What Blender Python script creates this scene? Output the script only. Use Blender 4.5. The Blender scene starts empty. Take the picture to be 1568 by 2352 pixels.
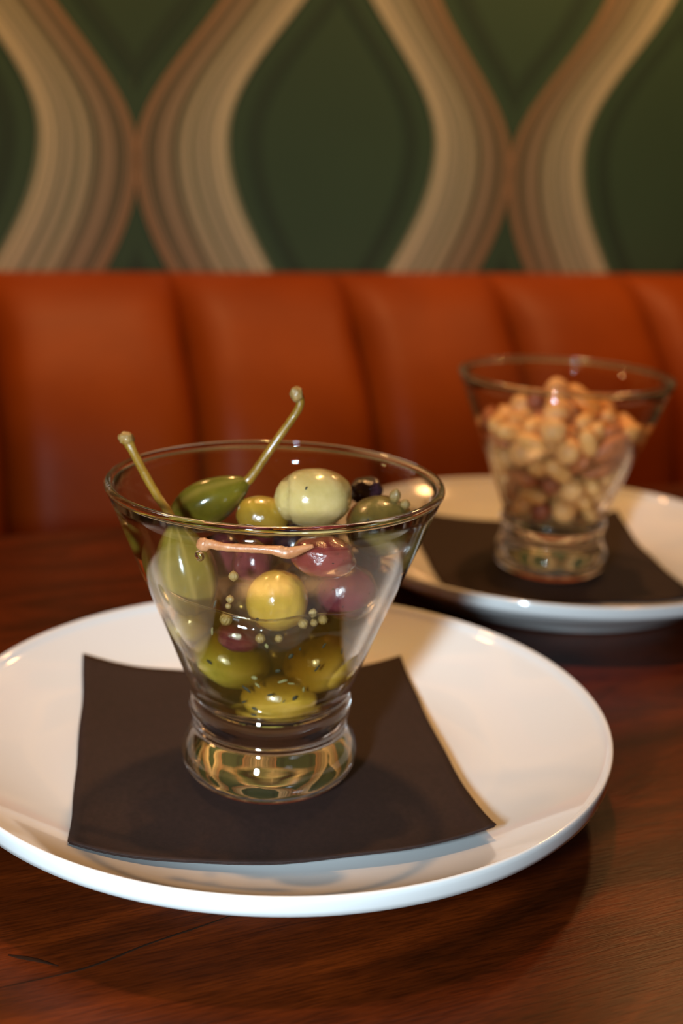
import bpy, bmesh, math, random
from mathutils import Vector, Matrix, Quaternion, noise

# ------------------------------------------------------------------ camera, world, lights, exposure
sc = bpy.context.scene
COL = sc.collection
R = math.radians
W_PX, H_PX, F_PX = 1568.0, 2352.0, 2761.65
CAM = Vector((0.0, 0.0, 0.1945))
FW = Vector((0.0, 0.95987, -0.28044))
RT = Vector((0.99914, 0.01159, 0.03968))
UP = RT.cross(FW)

cd = bpy.data.cameras.new('camera')
cd.sensor_fit = 'VERTICAL'; cd.sensor_height = 22.3; cd.lens = F_PX / H_PX * 22.3
cd.clip_start = 0.01; cd.clip_end = 50
cd.dof.use_dof = True; cd.dof.focus_distance = 0.316; cd.dof.aperture_fstop = 5.0
cam = bpy.data.objects.new('camera', cd); COL.objects.link(cam)
cam.matrix_world = Matrix(((RT.x, UP.x, -FW.x, CAM.x), (RT.y, UP.y, -FW.y, CAM.y), (RT.z, UP.z, -FW.z, CAM.z), (0, 0, 0, 1)))
sc.camera = cam

sc.view_settings.view_transform = 'Standard'; sc.view_settings.look = 'None'
sc.view_settings.gamma = 1.0; sc.view_settings.use_curve_mapping = False
sc.view_settings.exposure = 0.0
sc.cycles.max_bounces = 20; sc.cycles.transmission_bounces = 16; sc.cycles.transparent_max_bounces = 40
sc.cycles.glossy_bounces = 6; sc.cycles.diffuse_bounces = 4; sc.cycles.volume_bounces = 1

wd = bpy.data.worlds.new('restaurant_ambient'); sc.world = wd; wd.use_nodes = True
bgn = wd.node_tree.nodes['Background']
bgn.inputs[0].default_value = (1.0, 0.46, 0.17, 1); bgn.inputs[1].default_value = 0.075

def lamp(name, kind, loc, power, color, size=0.05, size_y=None, aim=None, spot=None):
    l = bpy.data.lights.new(name, kind); l.energy = power; l.color = color
    if kind == 'AREA':
        l.shape = 'RECTANGLE'; l.size = size; l.size_y = size_y or size
    else:
        l.shadow_soft_size = size
    o = bpy.data.objects.new(name, l); COL.objects.link(o); o.location = loc
    if aim is not None:
        o.rotation_euler = (Vector(aim) - Vector(loc)).to_track_quat('-Z', 'Y').to_euler()
    return o
# the camera's flash, beside the lens (portrait hold), and the warm pendant bulbs of the room
fl = lamp('camera_flash', 'AREA', (-0.093, 0.0, 0.170), 0.455, (0.68, 0.87, 1.0), 0.026, 0.052, aim=(0.0, 0.45, 0.03))
fl.data.spread = R(75)
WARM = (1.0, 0.50, 0.18)
lamp('pendant_bulb', 'POINT', (0.36, 1.00, 0.62), 3.2, WARM, 0.026)
lamp('pendant_bulb', 'POINT', (-0.36, 0.66, 0.66), 3.2, WARM, 0.026)
lamp('pendant_bulb', 'POINT', (0.0, 0.78, 1.30), 34.0, WARM, 0.035)

# ------------------------------------------------------------------ helpers
def at(px, py, Y):
    """the point of the scene that lies at pixel (px, py) of the photograph and at depth Y along the table"""
    d = FW + RT * ((px - W_PX / 2) / F_PX) - UP * ((py - H_PX / 2) / F_PX)
    return CAM + d * ((Y - CAM.y) / d.y)

def px_size(n, Y):
    return n * Y * 1.04 / F_PX

def link(name, me, m=None, parent=None):
    o = bpy.data.objects.new(name, me); COL.objects.link(o)
    if m is not None and len(me.materials) == 0: me.materials.append(m)
    if parent is not None: o.parent = parent
    return o

def to_mesh(name, bm, smooth=True):
    bmesh.ops.recalc_face_normals(bm, faces=bm.faces)
    me = bpy.data.meshes.new(name); bm.to_mesh(me); bm.free()
    if smooth: me.shade_smooth()
    return me

def tag(o, label=None, cat=None, group=None, kind=None):
    if label: o['label'] = label
    if cat: o['category'] = cat
    if group: o['group'] = group
    if kind: o['kind'] = kind
    return o

def empty(name, loc, rot=None):
    o = bpy.data.objects.new(name, None); COL.objects.link(o); o.location = loc
    o.empty_display_size = 0.01
    if rot: o.rotation_euler = rot
    return o

def lathe(prof, n=96, closed=False):
    bm = bmesh.new(); rings = []
    for r, z in prof:
        if r < 1e-6: rings.append([bm.verts.new((0, 0, z))])
        else: rings.append([bm.verts.new((r * math.cos(2 * math.pi * i / n), r * math.sin(2 * math.pi * i / n), z)) for i in range(n)])
    pairs = list(zip(rings, rings[1:]))
    if closed: pairs.append((rings[-1], rings[0]))
    for a, b in pairs:
        for i in range(n):
            j = (i + 1) % n
            if len(a) == 1 and len(b) == 1: continue
            if len(a) == 1: bm.faces.new((a[0], b[j], b[i]))
            elif len(b) == 1: bm.faces.new((a[i], a[j], b[0]))
            else: bm.faces.new((a[i], a[j], b[j], b[i]))
    return bm

def smooth_curve(pts, k=6):
    """Catmull-Rom through tuples of any length"""
    P = [pts[0]] + list(pts) + [pts[-1]]; out = []
    for i in range(1, len(P) - 2):
        for s in range(k):
            t = s / k
            out.append(tuple(0.5 * (2 * b + (c - a) * t + (2 * a - 5 * b + 4 * c - d) * t * t + (3 * b - a - 3 * c + d) * t ** 3)
                             for a, b, c, d in zip(P[i - 1], P[i], P[i + 1], P[i + 2])))
    out.append(tuple(pts[-1])); return out

def tube(pts, radii, n=14, k=6, rough=0.0, seed=0):
    """a round bar along pts with its own radius at each, closed at both ends"""
    q = smooth_curve([(*p, r) for p, r in zip(pts, radii)], k)
    bm = bmesh.new(); rings = []; up = Vector((0.13, 0.37, 0.92))
    for i, c in enumerate(q):
        p = Vector(c[:3]); a = Vector(q[max(i - 1, 0)][:3]); b = Vector(q[min(i + 1, len(q) - 1)][:3])
        t = (b - a).normalized(); x = up.cross(t)
        if x.length < 1e-4: x = Vector((1, 0, 0)).cross(t)
        x.normalize(); y = t.cross(x); up = y
        ring = []
        for j in range(n):
            an = 2 * math.pi * j / n; rr = c[3]
            if rough: rr *= 1 + rough * noise.noise(Vector((p.x * 900 + seed, p.z * 900 + math.cos(an), p.y * 900 + math.sin(an))))
            ring.append(bm.verts.new(p + (x * math.cos(an) + y * math.sin(an)) * rr))
        rings.append(ring)
    for a, b in zip(rings, rings[1:]):
        for j in range(n): bm.faces.new((a[j], a[(j + 1) % n], b[(j + 1) % n], b[j]))
    bm.faces.new(rings[0][::-1]); bm.faces.new(rings[-1])
    return bm

def blob(rx, ry, rz, amp=0.04, freq=1.6, seed=0.0, sub=4, shape=None):
    bm = bmesh.new(); bmesh.ops.create_icosphere(bm, subdivisions=sub, radius=1)
    for v in bm.verts:
        d = v.co.normalized()
        f = 1 + amp * noise.noise(d * freq + Vector((seed * 3.1, seed * 1.7, seed))) + amp * 0.35 * noise.noise(d * freq * 3.3 + Vector((seed, 0, 9)))
        if shape: f *= shape(d)
        v.co = Vector((d.x * rx, d.y * ry, d.z * rz)) * f
    return bm

# ------------------------------------------------------------------ materials
class Mat:
    def __init__(self, name):
        self.m = bpy.data.materials.new(name); self.m.use_nodes = True
        self.t = self.m.node_tree; self.n = self.t.nodes; self.b = self.n['Principled BSDF']; self.out = self.n['Material Output']
    def node(self, kind, **kw):
        x = self.n.new(kind)
        for k, v in kw.items():
            if k.startswith('i_'): x.inputs[k[2:].replace('_', ' ')].default_value = v
            else: setattr(x, k, v)
        return x
    def link(self, a, b): self.t.links.new(a, b)
    def set(self, **kw):
        for k, v in kw.items():
            v = (*v, 1) if isinstance(v, tuple) and len(v) == 3 and k not in ('Subsurface_Radius',) else v
            self.b.inputs[k.replace('_', ' ')].default_value = v
        return self
    def coords(self, scale=(1, 1, 1), rot=(0, 0, 0), kind='Object'):
        tc = self.node('ShaderNodeTexCoord'); mp = self.node('ShaderNodeMapping')
        mp.inputs['Scale'].default_value = scale; mp.inputs['Rotation'].default_value = rot
        self.link(tc.outputs[kind], mp.inputs['Vector']); return mp.outputs['Vector']
    def noise(self, vec, scale, detail=4, rough=0.55, dist=0.0):
        x = self.node('ShaderNodeTexNoise'); x.inputs['Scale'].default_value = scale; x.inputs['Detail'].default_value = detail
        x.inputs['Roughness'].default_value = rough; x.inputs['Distortion'].default_value = dist
        self.link(vec, x.inputs['Vector']); return x.outputs['Fac']
    def ramp(self, fac, stops):
        x = self.node('ShaderNodeValToRGB'); e = x.color_ramp.elements
        while len(e) > 1: e.remove(e[-1])
        e[0].position = stops[0][0]; e[0].color = (*stops[0][1], 1)
        for p, c in stops[1:]:
            k = e.new(p); k.color = (*c, 1)
        self.link(fac, x.inputs['Fac']); return x.outputs['Color']
    def mix(self, fac, a, b, mode='MIX'):
        x = self.node('ShaderNodeMix', data_type='RGBA', blend_type=mode)
        for s, v in ((x.inputs[0], fac), (x.inputs[6], a), (x.inputs[7], b)):
            if hasattr(v, 'links'): self.link(v, s)
            else: s.default_value = v if not isinstance(v, tuple) or len(v) == 4 else (*v, 1)
        return x.outputs[2]
    def math(self, op, a, b=0.0):
        x = self.node('ShaderNodeMath', operation=op)
        for s, v in zip(x.inputs, (a, b)):
            if hasattr(v, 'links'): self.link(v, s)
            else: s.default_value = v
        return x.outputs[0]
    def color(self, c): self.link(c, self.b.inputs['Base Color']); return self
    def bump(self, h, strength=0.3, dist=0.001):
        x = self.node('ShaderNodeBump'); x.inputs['Strength'].default_value = strength; x.inputs['Distance'].default_value = dist
        self.link(h, x.inputs['Height']); self.link(x.outputs['Normal'], self.b.inputs['Normal']); return self

def fruit_mat(name, dark, mid, light, scale=90, speck=None, speck_at=0.68, rough=0.16, sss=0.25, coat=0.8):
    M = Mat(name); v = M.coords()
    c = M.ramp(M.noise(v, scale, 5, 0.6, 0.6), [(0.30, dark), (0.5, mid), (0.72, light)])
    if speck:
        s = M.ramp(M.noise(v, scale * 7, 3, 0.5), [(speck_at, (0, 0, 0)), (speck_at + 0.05, (1, 1, 1))])
        c = M.mix(s, c, speck)
    M.color(c); M.set(Roughness=rough, Subsurface_Weight=sss, Subsurface_Radius=(0.5, 0.35, 0.12), Subsurface_Scale=0.004, Coat_Weight=coat, Coat_Roughness=0.06)
    M.bump(M.noise(v, scale * 2.6, 6, 0.65), 0.34, 0.0009)
    return M.m

def striped_mat(name, dark, mid, light, n=9, line=0.75):
    """fruit skin with pale lengthwise lines (UV x runs round the fruit)"""
    M = Mat(name); uv = M.coords((1, 1, 1), kind='UV'); v = M.coords()
    w = M.node('ShaderNodeTexWave', wave_type='BANDS', bands_direction='X', i_Scale=n / 20, i_Distortion=1.2, i_Detail=2.0)
    w.inputs['Detail Scale'].default_value = 2.0
    M.link(uv, w.inputs['Vector'])
    base = M.ramp(M.noise(v, 110, 5, 0.6), [(0.3, dark), (0.65, mid)])
    f = M.math('POWER', w.outputs['Fac'], 6.0)
    M.color(M.mix(M.math('MULTIPLY', f, line), base, light))
    M.set(Roughness=0.18, Subsurface_Weight=0.2, Subsurface_Radius=(0.5, 0.4, 0.1), Subsurface_Scale=0.003, Coat_Weight=0.8, Coat_Roughness=0.07)
    M.bump(M.noise(v, 600, 3), 0.12, 0.0005)
    return M.m

def thin_glass(name, tint=(0.985, 0.99, 0.98), f0=0.04, volume=None, boost=1.0, edge=False):
    """a wall too thin to bend light: passes it straight on and mirrors by angle"""
    M = Mat(name); M.n.remove(M.b)
    lw = M.node('ShaderNodeLayerWeight'); lw.inputs['Blend'].default_value = 0.5
    p = M.math('POWER', lw.outputs['Facing'], 5.0)
    f = M.math('ADD', M.math('MULTIPLY', p, (1 - f0) * boost), f0)
    tr = M.node('ShaderNodeBsdfTransparent'); tr.inputs['Color'].default_value = (*tint, 1)
    gl = M.node('ShaderNodeBsdfGlossy'); gl.inputs['Roughness'].default_value = 0.03
    mx = M.node('ShaderNodeMixShader'); M.link(f, mx.inputs[0]); M.link(tr.outputs[0], mx.inputs[1]); M.link(gl.outputs[0], mx.inputs[2])
    surf = mx.outputs[0]
    if edge:                     # towards the outline the wall is seen edge-on and does bend light
        e = M.node('ShaderNodeMapRange', interpolation_type='SMOOTHSTEP'); e.inputs['From Min'].default_value = 0.58; e.inputs['From Max'].default_value = 0.82
        M.link(lw.outputs['Facing'], e.inputs['Value'])
        g = M.node('ShaderNodeBsdfGlass'); g.inputs['IOR'].default_value = 1.5; g.inputs['Roughness'].default_value = 0.0
        m2 = M.node('ShaderNodeMixShader'); M.link(e.outputs[0], m2.inputs[0]); M.link(surf, m2.inputs[1]); M.link(g.outputs[0], m2.inputs[2]); surf = m2.outputs[0]
    M.link(surf, M.out.inputs['Surface'])
    if volume:
        ac, ad, scol, sd = volume
        a = M.node('ShaderNodeVolumeAbsorption'); a.inputs['Color'].default_value = (*ac, 1); a.inputs['Density'].default_value = ad
        s = M.node('ShaderNodeVolumeScatter'); s.inputs['Color'].default_value = (*scol, 1); s.inputs['Density'].default_value = sd
        ad_ = M.node('ShaderNodeAddShader'); M.link(a.outputs[0], ad_.inputs[0]); M.link(s.outputs[0], ad_.inputs[1])
        M.link(ad_.outputs[0], M.out.inputs['Volume'])
    return M.m

def solid_glass(name, color=(1, 1, 1)):
    M = Mat(name); M.n.remove(M.b)
    g = M.node('ShaderNodeBsdfGlass'); g.inputs['IOR'].default_value = 1.5; g.inputs['Roughness'].default_value = 0.0
    g.inputs['Color'].default_value = (*color, 1)
    M.link(g.outputs[0], M.out.inputs['Surface']); return M.m

def leather():
    M = Mat('cognac_leather'); v = M.coords()
    c = M.ramp(M.noise(v, 6, 6, 0.6, 0.4), [(0.3, (0.22, 0.034, 0.0008)), (0.55, (0.285, 0.047, 0.0012)), (0.8, (0.35, 0.062, 0.002))])
    M.color(c); M.set(Roughness=0.5, Specular_IOR_Level=0.22); M.bump(M.noise(v, 260, 4), 0.12, 0.002); return M.m

def wood():
    M = Mat('dark_stained_wood'); v = M.coords((3.2, 15, 15), (0, 0, R(-6)))
    v2 = M.coords((34, 400, 400), (0, 0, R(-6)))
    broad = M.noise(v, 2.6, 6, 0.6, 1.2); fine = M.noise(v2, 3.0, 3, 0.6, 0.2)
    c = M.ramp(broad, [(0.28, (0.02019, 0.004149, 0.0005544)), (0.5, (0.07066, 0.01079, 0.001165)), (0.75, (0.1514, 0.02324, 0.002218))])
    c = M.mix(0.5, c, M.ramp(fine, [(0.36, (0.20, 0.18, 0.16)), (0.58, (1.15, 1.15, 1.15))]), 'MULTIPLY')
    M.color(c); M.set(Roughness=0.30, Specular_IOR_Level=0.16); M.bump(fine, 0.10, 0.0008); return M.m

def wall_green():
    M = Mat('green_wallpaper'); v = M.coords()
    M.color(M.ramp(M.noise(v, 3, 4), [(0.3, (0.040, 0.094, 0.050)), (0.7, (0.050, 0.115, 0.061))]))
    M.set(Roughness=0.7); return M.m

def ribbon_mat():
    """bundles of fine strands running along the ribbon: UV x across it, from the pale inner edge to the brown outer edge"""
    M = Mat('wallpaper_strands'); uv = M.coords((1, 1, 1), kind='UV')
    sx = M.node('ShaderNodeSeparateXYZ'); M.link(uv, sx.inputs[0]); x = sx.outputs['X']
    st = M.coords((25, 0.4, 1), kind='UV')
    base = M.ramp(x, [(0.0, (0.74, 0.70, 0.47)), (0.16, (0.76, 0.71, 0.48)), (0.24, (0.46, 0.46, 0.32)), (0.5, (0.54, 0.51, 0.34)), (0.62, (0.34, 0.29, 0.185)), (0.9, (0.36, 0.27, 0.165)), (1.0, (0.52, 0.30, 0.145))])
    s = M.ramp(M.noise(st, 1.0, 2, 0.7), [(0.41, (0.30, 0.40, 0.34)), (0.53, (1.08, 1.06, 1.04))])
    M.color(M.mix(1.0, base, s, 'MULTIPLY')); M.set(Roughness=0.6); return M.m

def simple(name, col, rough=0.5, **kw):
    M = Mat(name); M.set(Base_Color=col, Roughness=rough, **kw); return M.m

def napkin_mat():
    M = Mat('black_paper'); v = M.coords()
    M.color(M.ramp(M.noise(v, 700, 3), [(0.3, (0.018, 0.0075, 0.005)), (0.7, (0.030, 0.0125, 0.009))]))
    M.set(Roughness=0.72, Specular_IOR_Level=0.3)
    M.bump(M.noise(v, 1500, 2), 0.25, 0.0003); return M.m

M_LEATHER, M_WOOD, M_WALL, M_RIB = leather(), wood(), wall_green(), ribbon_mat()
M_SHADE = simple('dark_green_print', (0.031, 0.071, 0.041), 0.7)
M_PLATE = Mat('white_porcelain').set(Base_Color=(0.80, 0.79, 0.77), Roughness=0.10, Coat_Weight=0.6, Coat_Roughness=0.03).m
M_NAP = napkin_mat()
M_BOWL = thin_glass('clear_bowl_glass', f0=0.045, edge=True)
M_FOOT = solid_glass('clear_solid_glass')
M_OIL = thin_glass('olive_oil', (0.99, 0.985, 0.94), 0.03, ((0.66, 0.50, 0.10), 140.0, (0.90, 0.62, 0.10), 10.0))
M_METAL = simple('blackened_steel', (0.03, 0.03, 0.03), 0.45, Metallic=0.8)
M_FLOOR = simple('dark_floor', (0.05, 0.03, 0.02), 0.5)

# ------------------------------------------------------------------ the setting: wall, wallpaper, floor
YAW = R(22.9)
D = Vector((math.cos(YAW), math.sin(YAW), 0)); NRM = Vector((-math.sin(YAW), math.cos(YAW), 0))
def wl(u, off, z): return D * u + NRM * off + Vector((0, 0, z))
WALL = 0.99

def prism(name, pts, off0, off1, m, parent=None):
    """box between wall-parallel planes"""
    (u0, z0), (u1, z1) = pts
    bm = bmesh.new()
    vs = [bm.verts.new(wl(u, o, z)) for o in (off0, off1) for u, z in ((u0, z0), (u1, z0), (u1, z1), (u0, z1))]
    for f in ((0, 1, 2, 3), (4, 5, 6, 7), (0, 1, 5, 4), (1, 2, 6, 5), (2, 3, 7, 6), (3, 0, 4, 7)): bm.faces.new([vs[i] for i in f])
    bmesh.ops.bevel(bm, geom=bm.edges[:], offset=0.004, segments=2, affect='EDGES')
    return link(name, to_mesh(name, bm, False), m, parent)

wall = prism('wall_back', ((-1.6, -0.76), (2.6, 1.7)), WALL, WALL + 0.1, M_WALL); wall['kind'] = 'structure'
bm = bmesh.new(); vs = [bm.verts.new(wl(u, o, z)) for z in (-0.75, -0.80) for u, o in ((-1.6, -1.6), (2.6, -1.6), (2.6, WALL + .1), (-1.6, WALL + .1))]
for f in ((0, 1, 2, 3), (7, 6, 5, 4), (0, 4, 5, 1), (1, 5, 6, 2), (2, 6, 7, 3), (3, 7, 4, 0)): bm.faces.new([vs[i] for i in f])
floor = link('floor', to_mesh('floor', bm, False), M_FLOOR); floor['kind'] = 'structure'

Z0, PER, UPH, DNH = 0.1997, 0.3415, 0.183, 0.24
def ogee(dz):
    m = dz % (UPH + DNH)
    ph = math.pi * m / UPH if m < UPH else math.pi + math.pi * (m - UPH) / DNH
    return PER / 4 + 0.047 * math.cos(ph), 0.0775 - 0.0135 * math.sin(ph)
def strip(name, edge, m, lift, z_from, z_to, n=90, parent=None):
    bm = bmesh.new(); uv = bm.loops.layers.uv.new('UVMap'); rows = []
    for i in range(n + 1):
        z = z_from + (z_to - z_from) * i / n
        a, b = edge(z)
        rows.append((bm.verts.new(wl(a, WALL - lift, z)), bm.verts.new(wl(b, WALL - lift, z)), z))
    for p, q in zip(rows, rows[1:]):
        f = bm.faces.new((p[0], p[1], q[1], q[0]))
        for l, c in zip(f.loops, ((0, p[2]), (1, p[2]), (1, q[2]), (0, q[2]))): l[uv].uv = (c[0], c[1] * 4)
    me = bpy.data.meshes.new(name); bm.to_mesh(me); bm.free(); me.shade_smooth()
    return link(name, me, m, parent)
for k in range(-3, 5):
    lc = 0.398 + PER * k
    for s in (-1, 1):
        def rib(z, s=s):
            mid, w = ogee(z - Z0); return lc + s * (mid - w / 2), lc + s * (mid + w / 2)
        def inner_line(z, s=s):
            mid, w = ogee(z - Z0); e = mid - w / 2; return lc + s * max(e - 0.029, 0), lc + s * max(e - 0.016, 0)
        def outer_line(z, s=s):
            mid, w = ogee(z - Z0); e = mid + w / 2; return lc + s * min(e + 0.018, PER / 2), lc + s * min(e + 0.034, PER / 2)
        strip('wallpaper_ribbon', rib, M_RIB, 0.0012, -0.3, 0.95, 120, wall)
        strip('wallpaper_inner_line', inner_line, M_SHADE, 0.0006, -0.3, 0.95, 120, wall)
        strip('wallpaper_outer_line', outer_line, M_SHADE, 0.0006, -0.3, 0.95, 120, wall)

# ------------------------------------------------------------------ banquette
ban = tag(empty('banquette', wl(0.5, 0.75, -0.75)), 'long cognac leather banquette with vertical padded channels along the green wall', 'banquette')
bpy.context.view_layer.update()
BINV = Matrix.Translation(-Vector(ban.location))
prof = smooth_curve([(0.985, 0.088), (0.972, 0.099), (0.95, 0.1035), (0.925, 0.100), (0.898, 0.084), (0.874, 0.060), (0.850, 0.030), (0.832, -0.006), (0.820, -0.06), (0.808, -0.14), (0.800, -0.29)], 4)
SEAM = 0.2432; CH = 0.1438
for k in range(-6, 10):
    bm = bmesh.new(); rows = []; nS = 28
    for i, (o, z) in enumerate(prof):
        a = Vector(prof[max(i - 1, 0)]); b = Vector(prof[min(i + 1, len(prof) - 1)]); t = (b - a).normalized(); nn = Vector((t.y, -t.x))
        amt = 0.028 * min(1, max(0, i - 7) / 12)
        row = []
        for j in range(nS + 1):
            s = j / nS; e = abs(2 * s - 1) ** 7
            row.append(bm.verts.new(wl(SEAM + CH * (k + s), o, z) + (NRM * nn.x + Vector((0, 0, nn.y))) * (-amt * e)))
        back = [bm.verts.new(wl(SEAM + CH * (k + s), 0.988, min(z, 0.085))) for s in (0, 1)]
        rows.append((row, back))
    for (r0, b0), (r1, b1) in zip(rows, rows[1:]):
        for j in range(nS): bm.faces.new((r0[j], r0[j + 1], r1[j + 1], r1[j]))
        bm.faces.new((r0[0], r1[0], b1[0], b0[0])); bm.faces.new((r0[-1], b0[1], b1[1], r1[-1]))
    bm.transform(BINV)
    link('back_channel', to_mesh('back_channel', bm), M_LEATHER, ban)
def child_prism(*a): 
    o = prism(*a); o.data.transform(BINV); o.parent = ban; return o
child_prism('seat_cushion', ((-0.62, -0.36), (1.68, -0.27)), 0.42, 0.86, M_LEATHER)
child_prism('plinth', ((-0.60, -0.748), (1.66, -0.362)), 0.47, 0.985, M_METAL)

# ------------------------------------------------------------------ table
TOFF = 0.6215
tab = empty('dining_table', wl(0.1, 0.25, -0.75), (0, 0, YAW)); tag(tab, 'dark red-brown stained wooden table top carrying both plates', 'table')
def tbox(name, x0, x1, y0, y1, z0, z1, bev, m):
    bm = bmesh.new(); bmesh.ops.create_cube(bm, size=1)
    for v in bm.verts: v.co = Vector(((x0 + x1) / 2 + v.co.x * (x1 - x0), (y0 + y1) / 2 + v.co.y * (y1 - y0), (z0 + z1) / 2 + v.co.z * (z1 - z0)))
    bmesh.ops.bevel(bm, geom=bm.edges[:], offset=bev, segments=3, affect='EDGES')
    o = link(name, to_mesh(name, bm, False), m); o.parent = tab; return o
tbox('tabletop', -0.75, 0.75, -0.62, TOFF - 0.25, 0.712, 0.75, 0.004, M_WOOD)
o = link('pedestal', to_mesh('pedestal', lathe([(0, 0.03), (0.05, 0.03), (0.045, 0.05), (0.04, 0.70), (0.12, 0.711), (0, 0.711)], 40)), M_METAL, tab); o.location = (0, -0.12, 0)
o = link('base_plate', to_mesh('base_plate', lathe([(0, 0), (0.26, 0), (0.26, 0.012), (0.06, 0.03), (0, 0.03)], 48)), M_METAL, tab); o.location = (0, -0.12, 0)

def groove(pts, radii, name):
    inv = tab.matrix_basis.inverted(); q = [inv @ Vector((x, y, 0.0001)) for x, y in pts]
    bm = tube([(p.x, p.y, p.z) for p in q], radii, 8, 6, 0.3, 3)
    for v in bm.verts: v.co.z = 0.7500 + (v.co.z - 0.7501) * 0.12
    link(name, to_mesh(name, bm), M_CRACK, tab)
M_CRACK = simple('dark_crack', (0.018, 0.006, 0.002), 0.8, Specular_IOR_Level=0.1)
groove([(-0.0800, 0.2440), (-0.0590, 0.2535), (-0.0450, 0.2640), (-0.0300, 0.2740), (-0.0120, 0.2870)], [0.00015, 0.0004, 0.0004, 0.0003, 0.0001], 'wood_crack')
groove([(-0.0790, 0.2575), (-0.0745, 0.2566), (-0.0700, 0.2555), (-0.0655, 0.2540)], [0.0003, 0.0008, 0.0006, 0.0002], 'wood_knot')

# ------------------------------------------------------------------ plates
PR = 0.1056
def plate_z(r):
    if r < 0.058: return 0.0055
    t = (r - 0.058) / (PR - 0.058); return 0.0055 + 0.0170 * t ** 1.75
def make_plate(c, label):
    top = [(0, plate_z(0))] + [(PR * 0.987 * i / 40, plate_z(PR * 0.987 * i / 40)) for i in range(2, 41)]
    prof = top + [(PR * 0.993, 0.0238), (PR * 0.9985, 0.0232), (PR, 0.0220), (PR, 0.0198), (PR * 0.997, 0.0182), (PR * 0.986, 0.0175)] + \
        [(0.1000, 0.0176), (0.0980, 0.0166), (0.0945, 0.0132), (0.088, 0.0085), (0.081, 0.0050), (0.0772, 0.0026), (0.0757, 0.0005), (0.0745, 0.0), (0.0725, 0.0), (0.0715, 0.0010), (0.070, 0.0022), (0, 0.0022)]
    o = link('plate', to_mesh('plate', lathe(prof, 160)), M_PLATE); o.location = (c[0], c[1], 0.0003)
    return tag(o, label, 'plate', 'white coupe plates')
P1, P2 = (-0.0167, 0.3564), (0.1033, 0.5662)
plate1 = make_plate(P1, 'white glossy round plate in front, under the glass of olives')
plate2 = make_plate(P2, 'white glossy round plate behind, under the glass of nuts')

# ------------------------------------------------------------------ napkins
def make_napkin(corners, pc, label, seed, lift=0.0, bow=0.002):
    BL, BR, FR, FL = [Vector((*c, 0)) for c in corners]
    root = empty('paper_napkin', (pc[0], pc[1], 0.006)); tag(root, label, 'napkin', 'black paper napkins')
    n = 40
    for layer, (z_add, inset, th) in enumerate(((0.0009, 0.0, 0.00045), (0.00045, 0.0007, 0.0004))):
        bm = bmesh.new(); grid = []
        for side in (1, 0):
            g = []
            for j in range(n + 1):
                row = []
                for i in range(n + 1):
                    s = inset * 5 + (1 - inset * 10) * i / n if layer else i / n; t = j / n
                    p = (FL * (1 - s) + FR * s) * (1 - t) + (BL * (1 - s) + BR * s) * t
                    ev = noise.noise(Vector((s * 3.3 + seed, t * 3.3, 0)))
                    edge = max(abs(2 * s - 1), abs(2 * t - 1)) ** 6
                    p += Vector((0.0008 * edge * noise.noise(Vector((t * 4 + seed, 5, 0))), 0.0018 * edge * noise.noise(Vector((s * 4 + seed, 9, 0))), 0))
                    p.y -= bow * math.sin(math.pi * s ** 0.75) * (1 - t) ** 3
                    r = math.hypot(p.x - pc[0], p.y - pc[1])
                    z = plate_z(r) + 0.0004 + z_add + edge * 0.0006 * (1 + ev) + edge * lift * s * (1 - t) - (0 if side else th)
                    row.append(bm.verts.new((p.x - pc[0], p.y - pc[1], z - 0.006)))
                g.append(row)
            grid.append(g)
        a, b = grid
        for j in range(n):
            for i in range(n):
                bm.faces.new((a[j][i], a[j][i + 1], a[j + 1][i + 1], a[j + 1][i])); bm.faces.new((b[j][i], b[j + 1][i], b[j + 1][i + 1], b[j][i + 1]))
        for k in range(n):
            bm.faces.new((a[0][k], b[0][k], b[0][k + 1], a[0][k + 1])); bm.faces.new((a[n][k], a[n][k + 1], b[n][k + 1], b[n][k]))
            bm.faces.new((a[k][0], a[k + 1][0], b[k + 1][0], b[k][0])); bm.faces.new((a[k][n], b[k][n], b[k + 1][n], a[k + 1][n]))
        link('folded_ply', to_mesh('folded_ply', bm), M_NAP, root)
    return root
make_napkin([(-0.0928, 0.4085), (0.0252, 0.4275), (0.0474, 0.3005), (-0.0704, 0.2870)], P1, 'black square paper napkin under the glass of olives', 1.3, 0.0035, 0.0055)
make_napkin([(0.036, 0.626), (0.152, 0.640), (0.166, 0.520), (0.0505, 0.507)], P2, 'black square paper napkin under the glass of nuts', 6.1)

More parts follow.
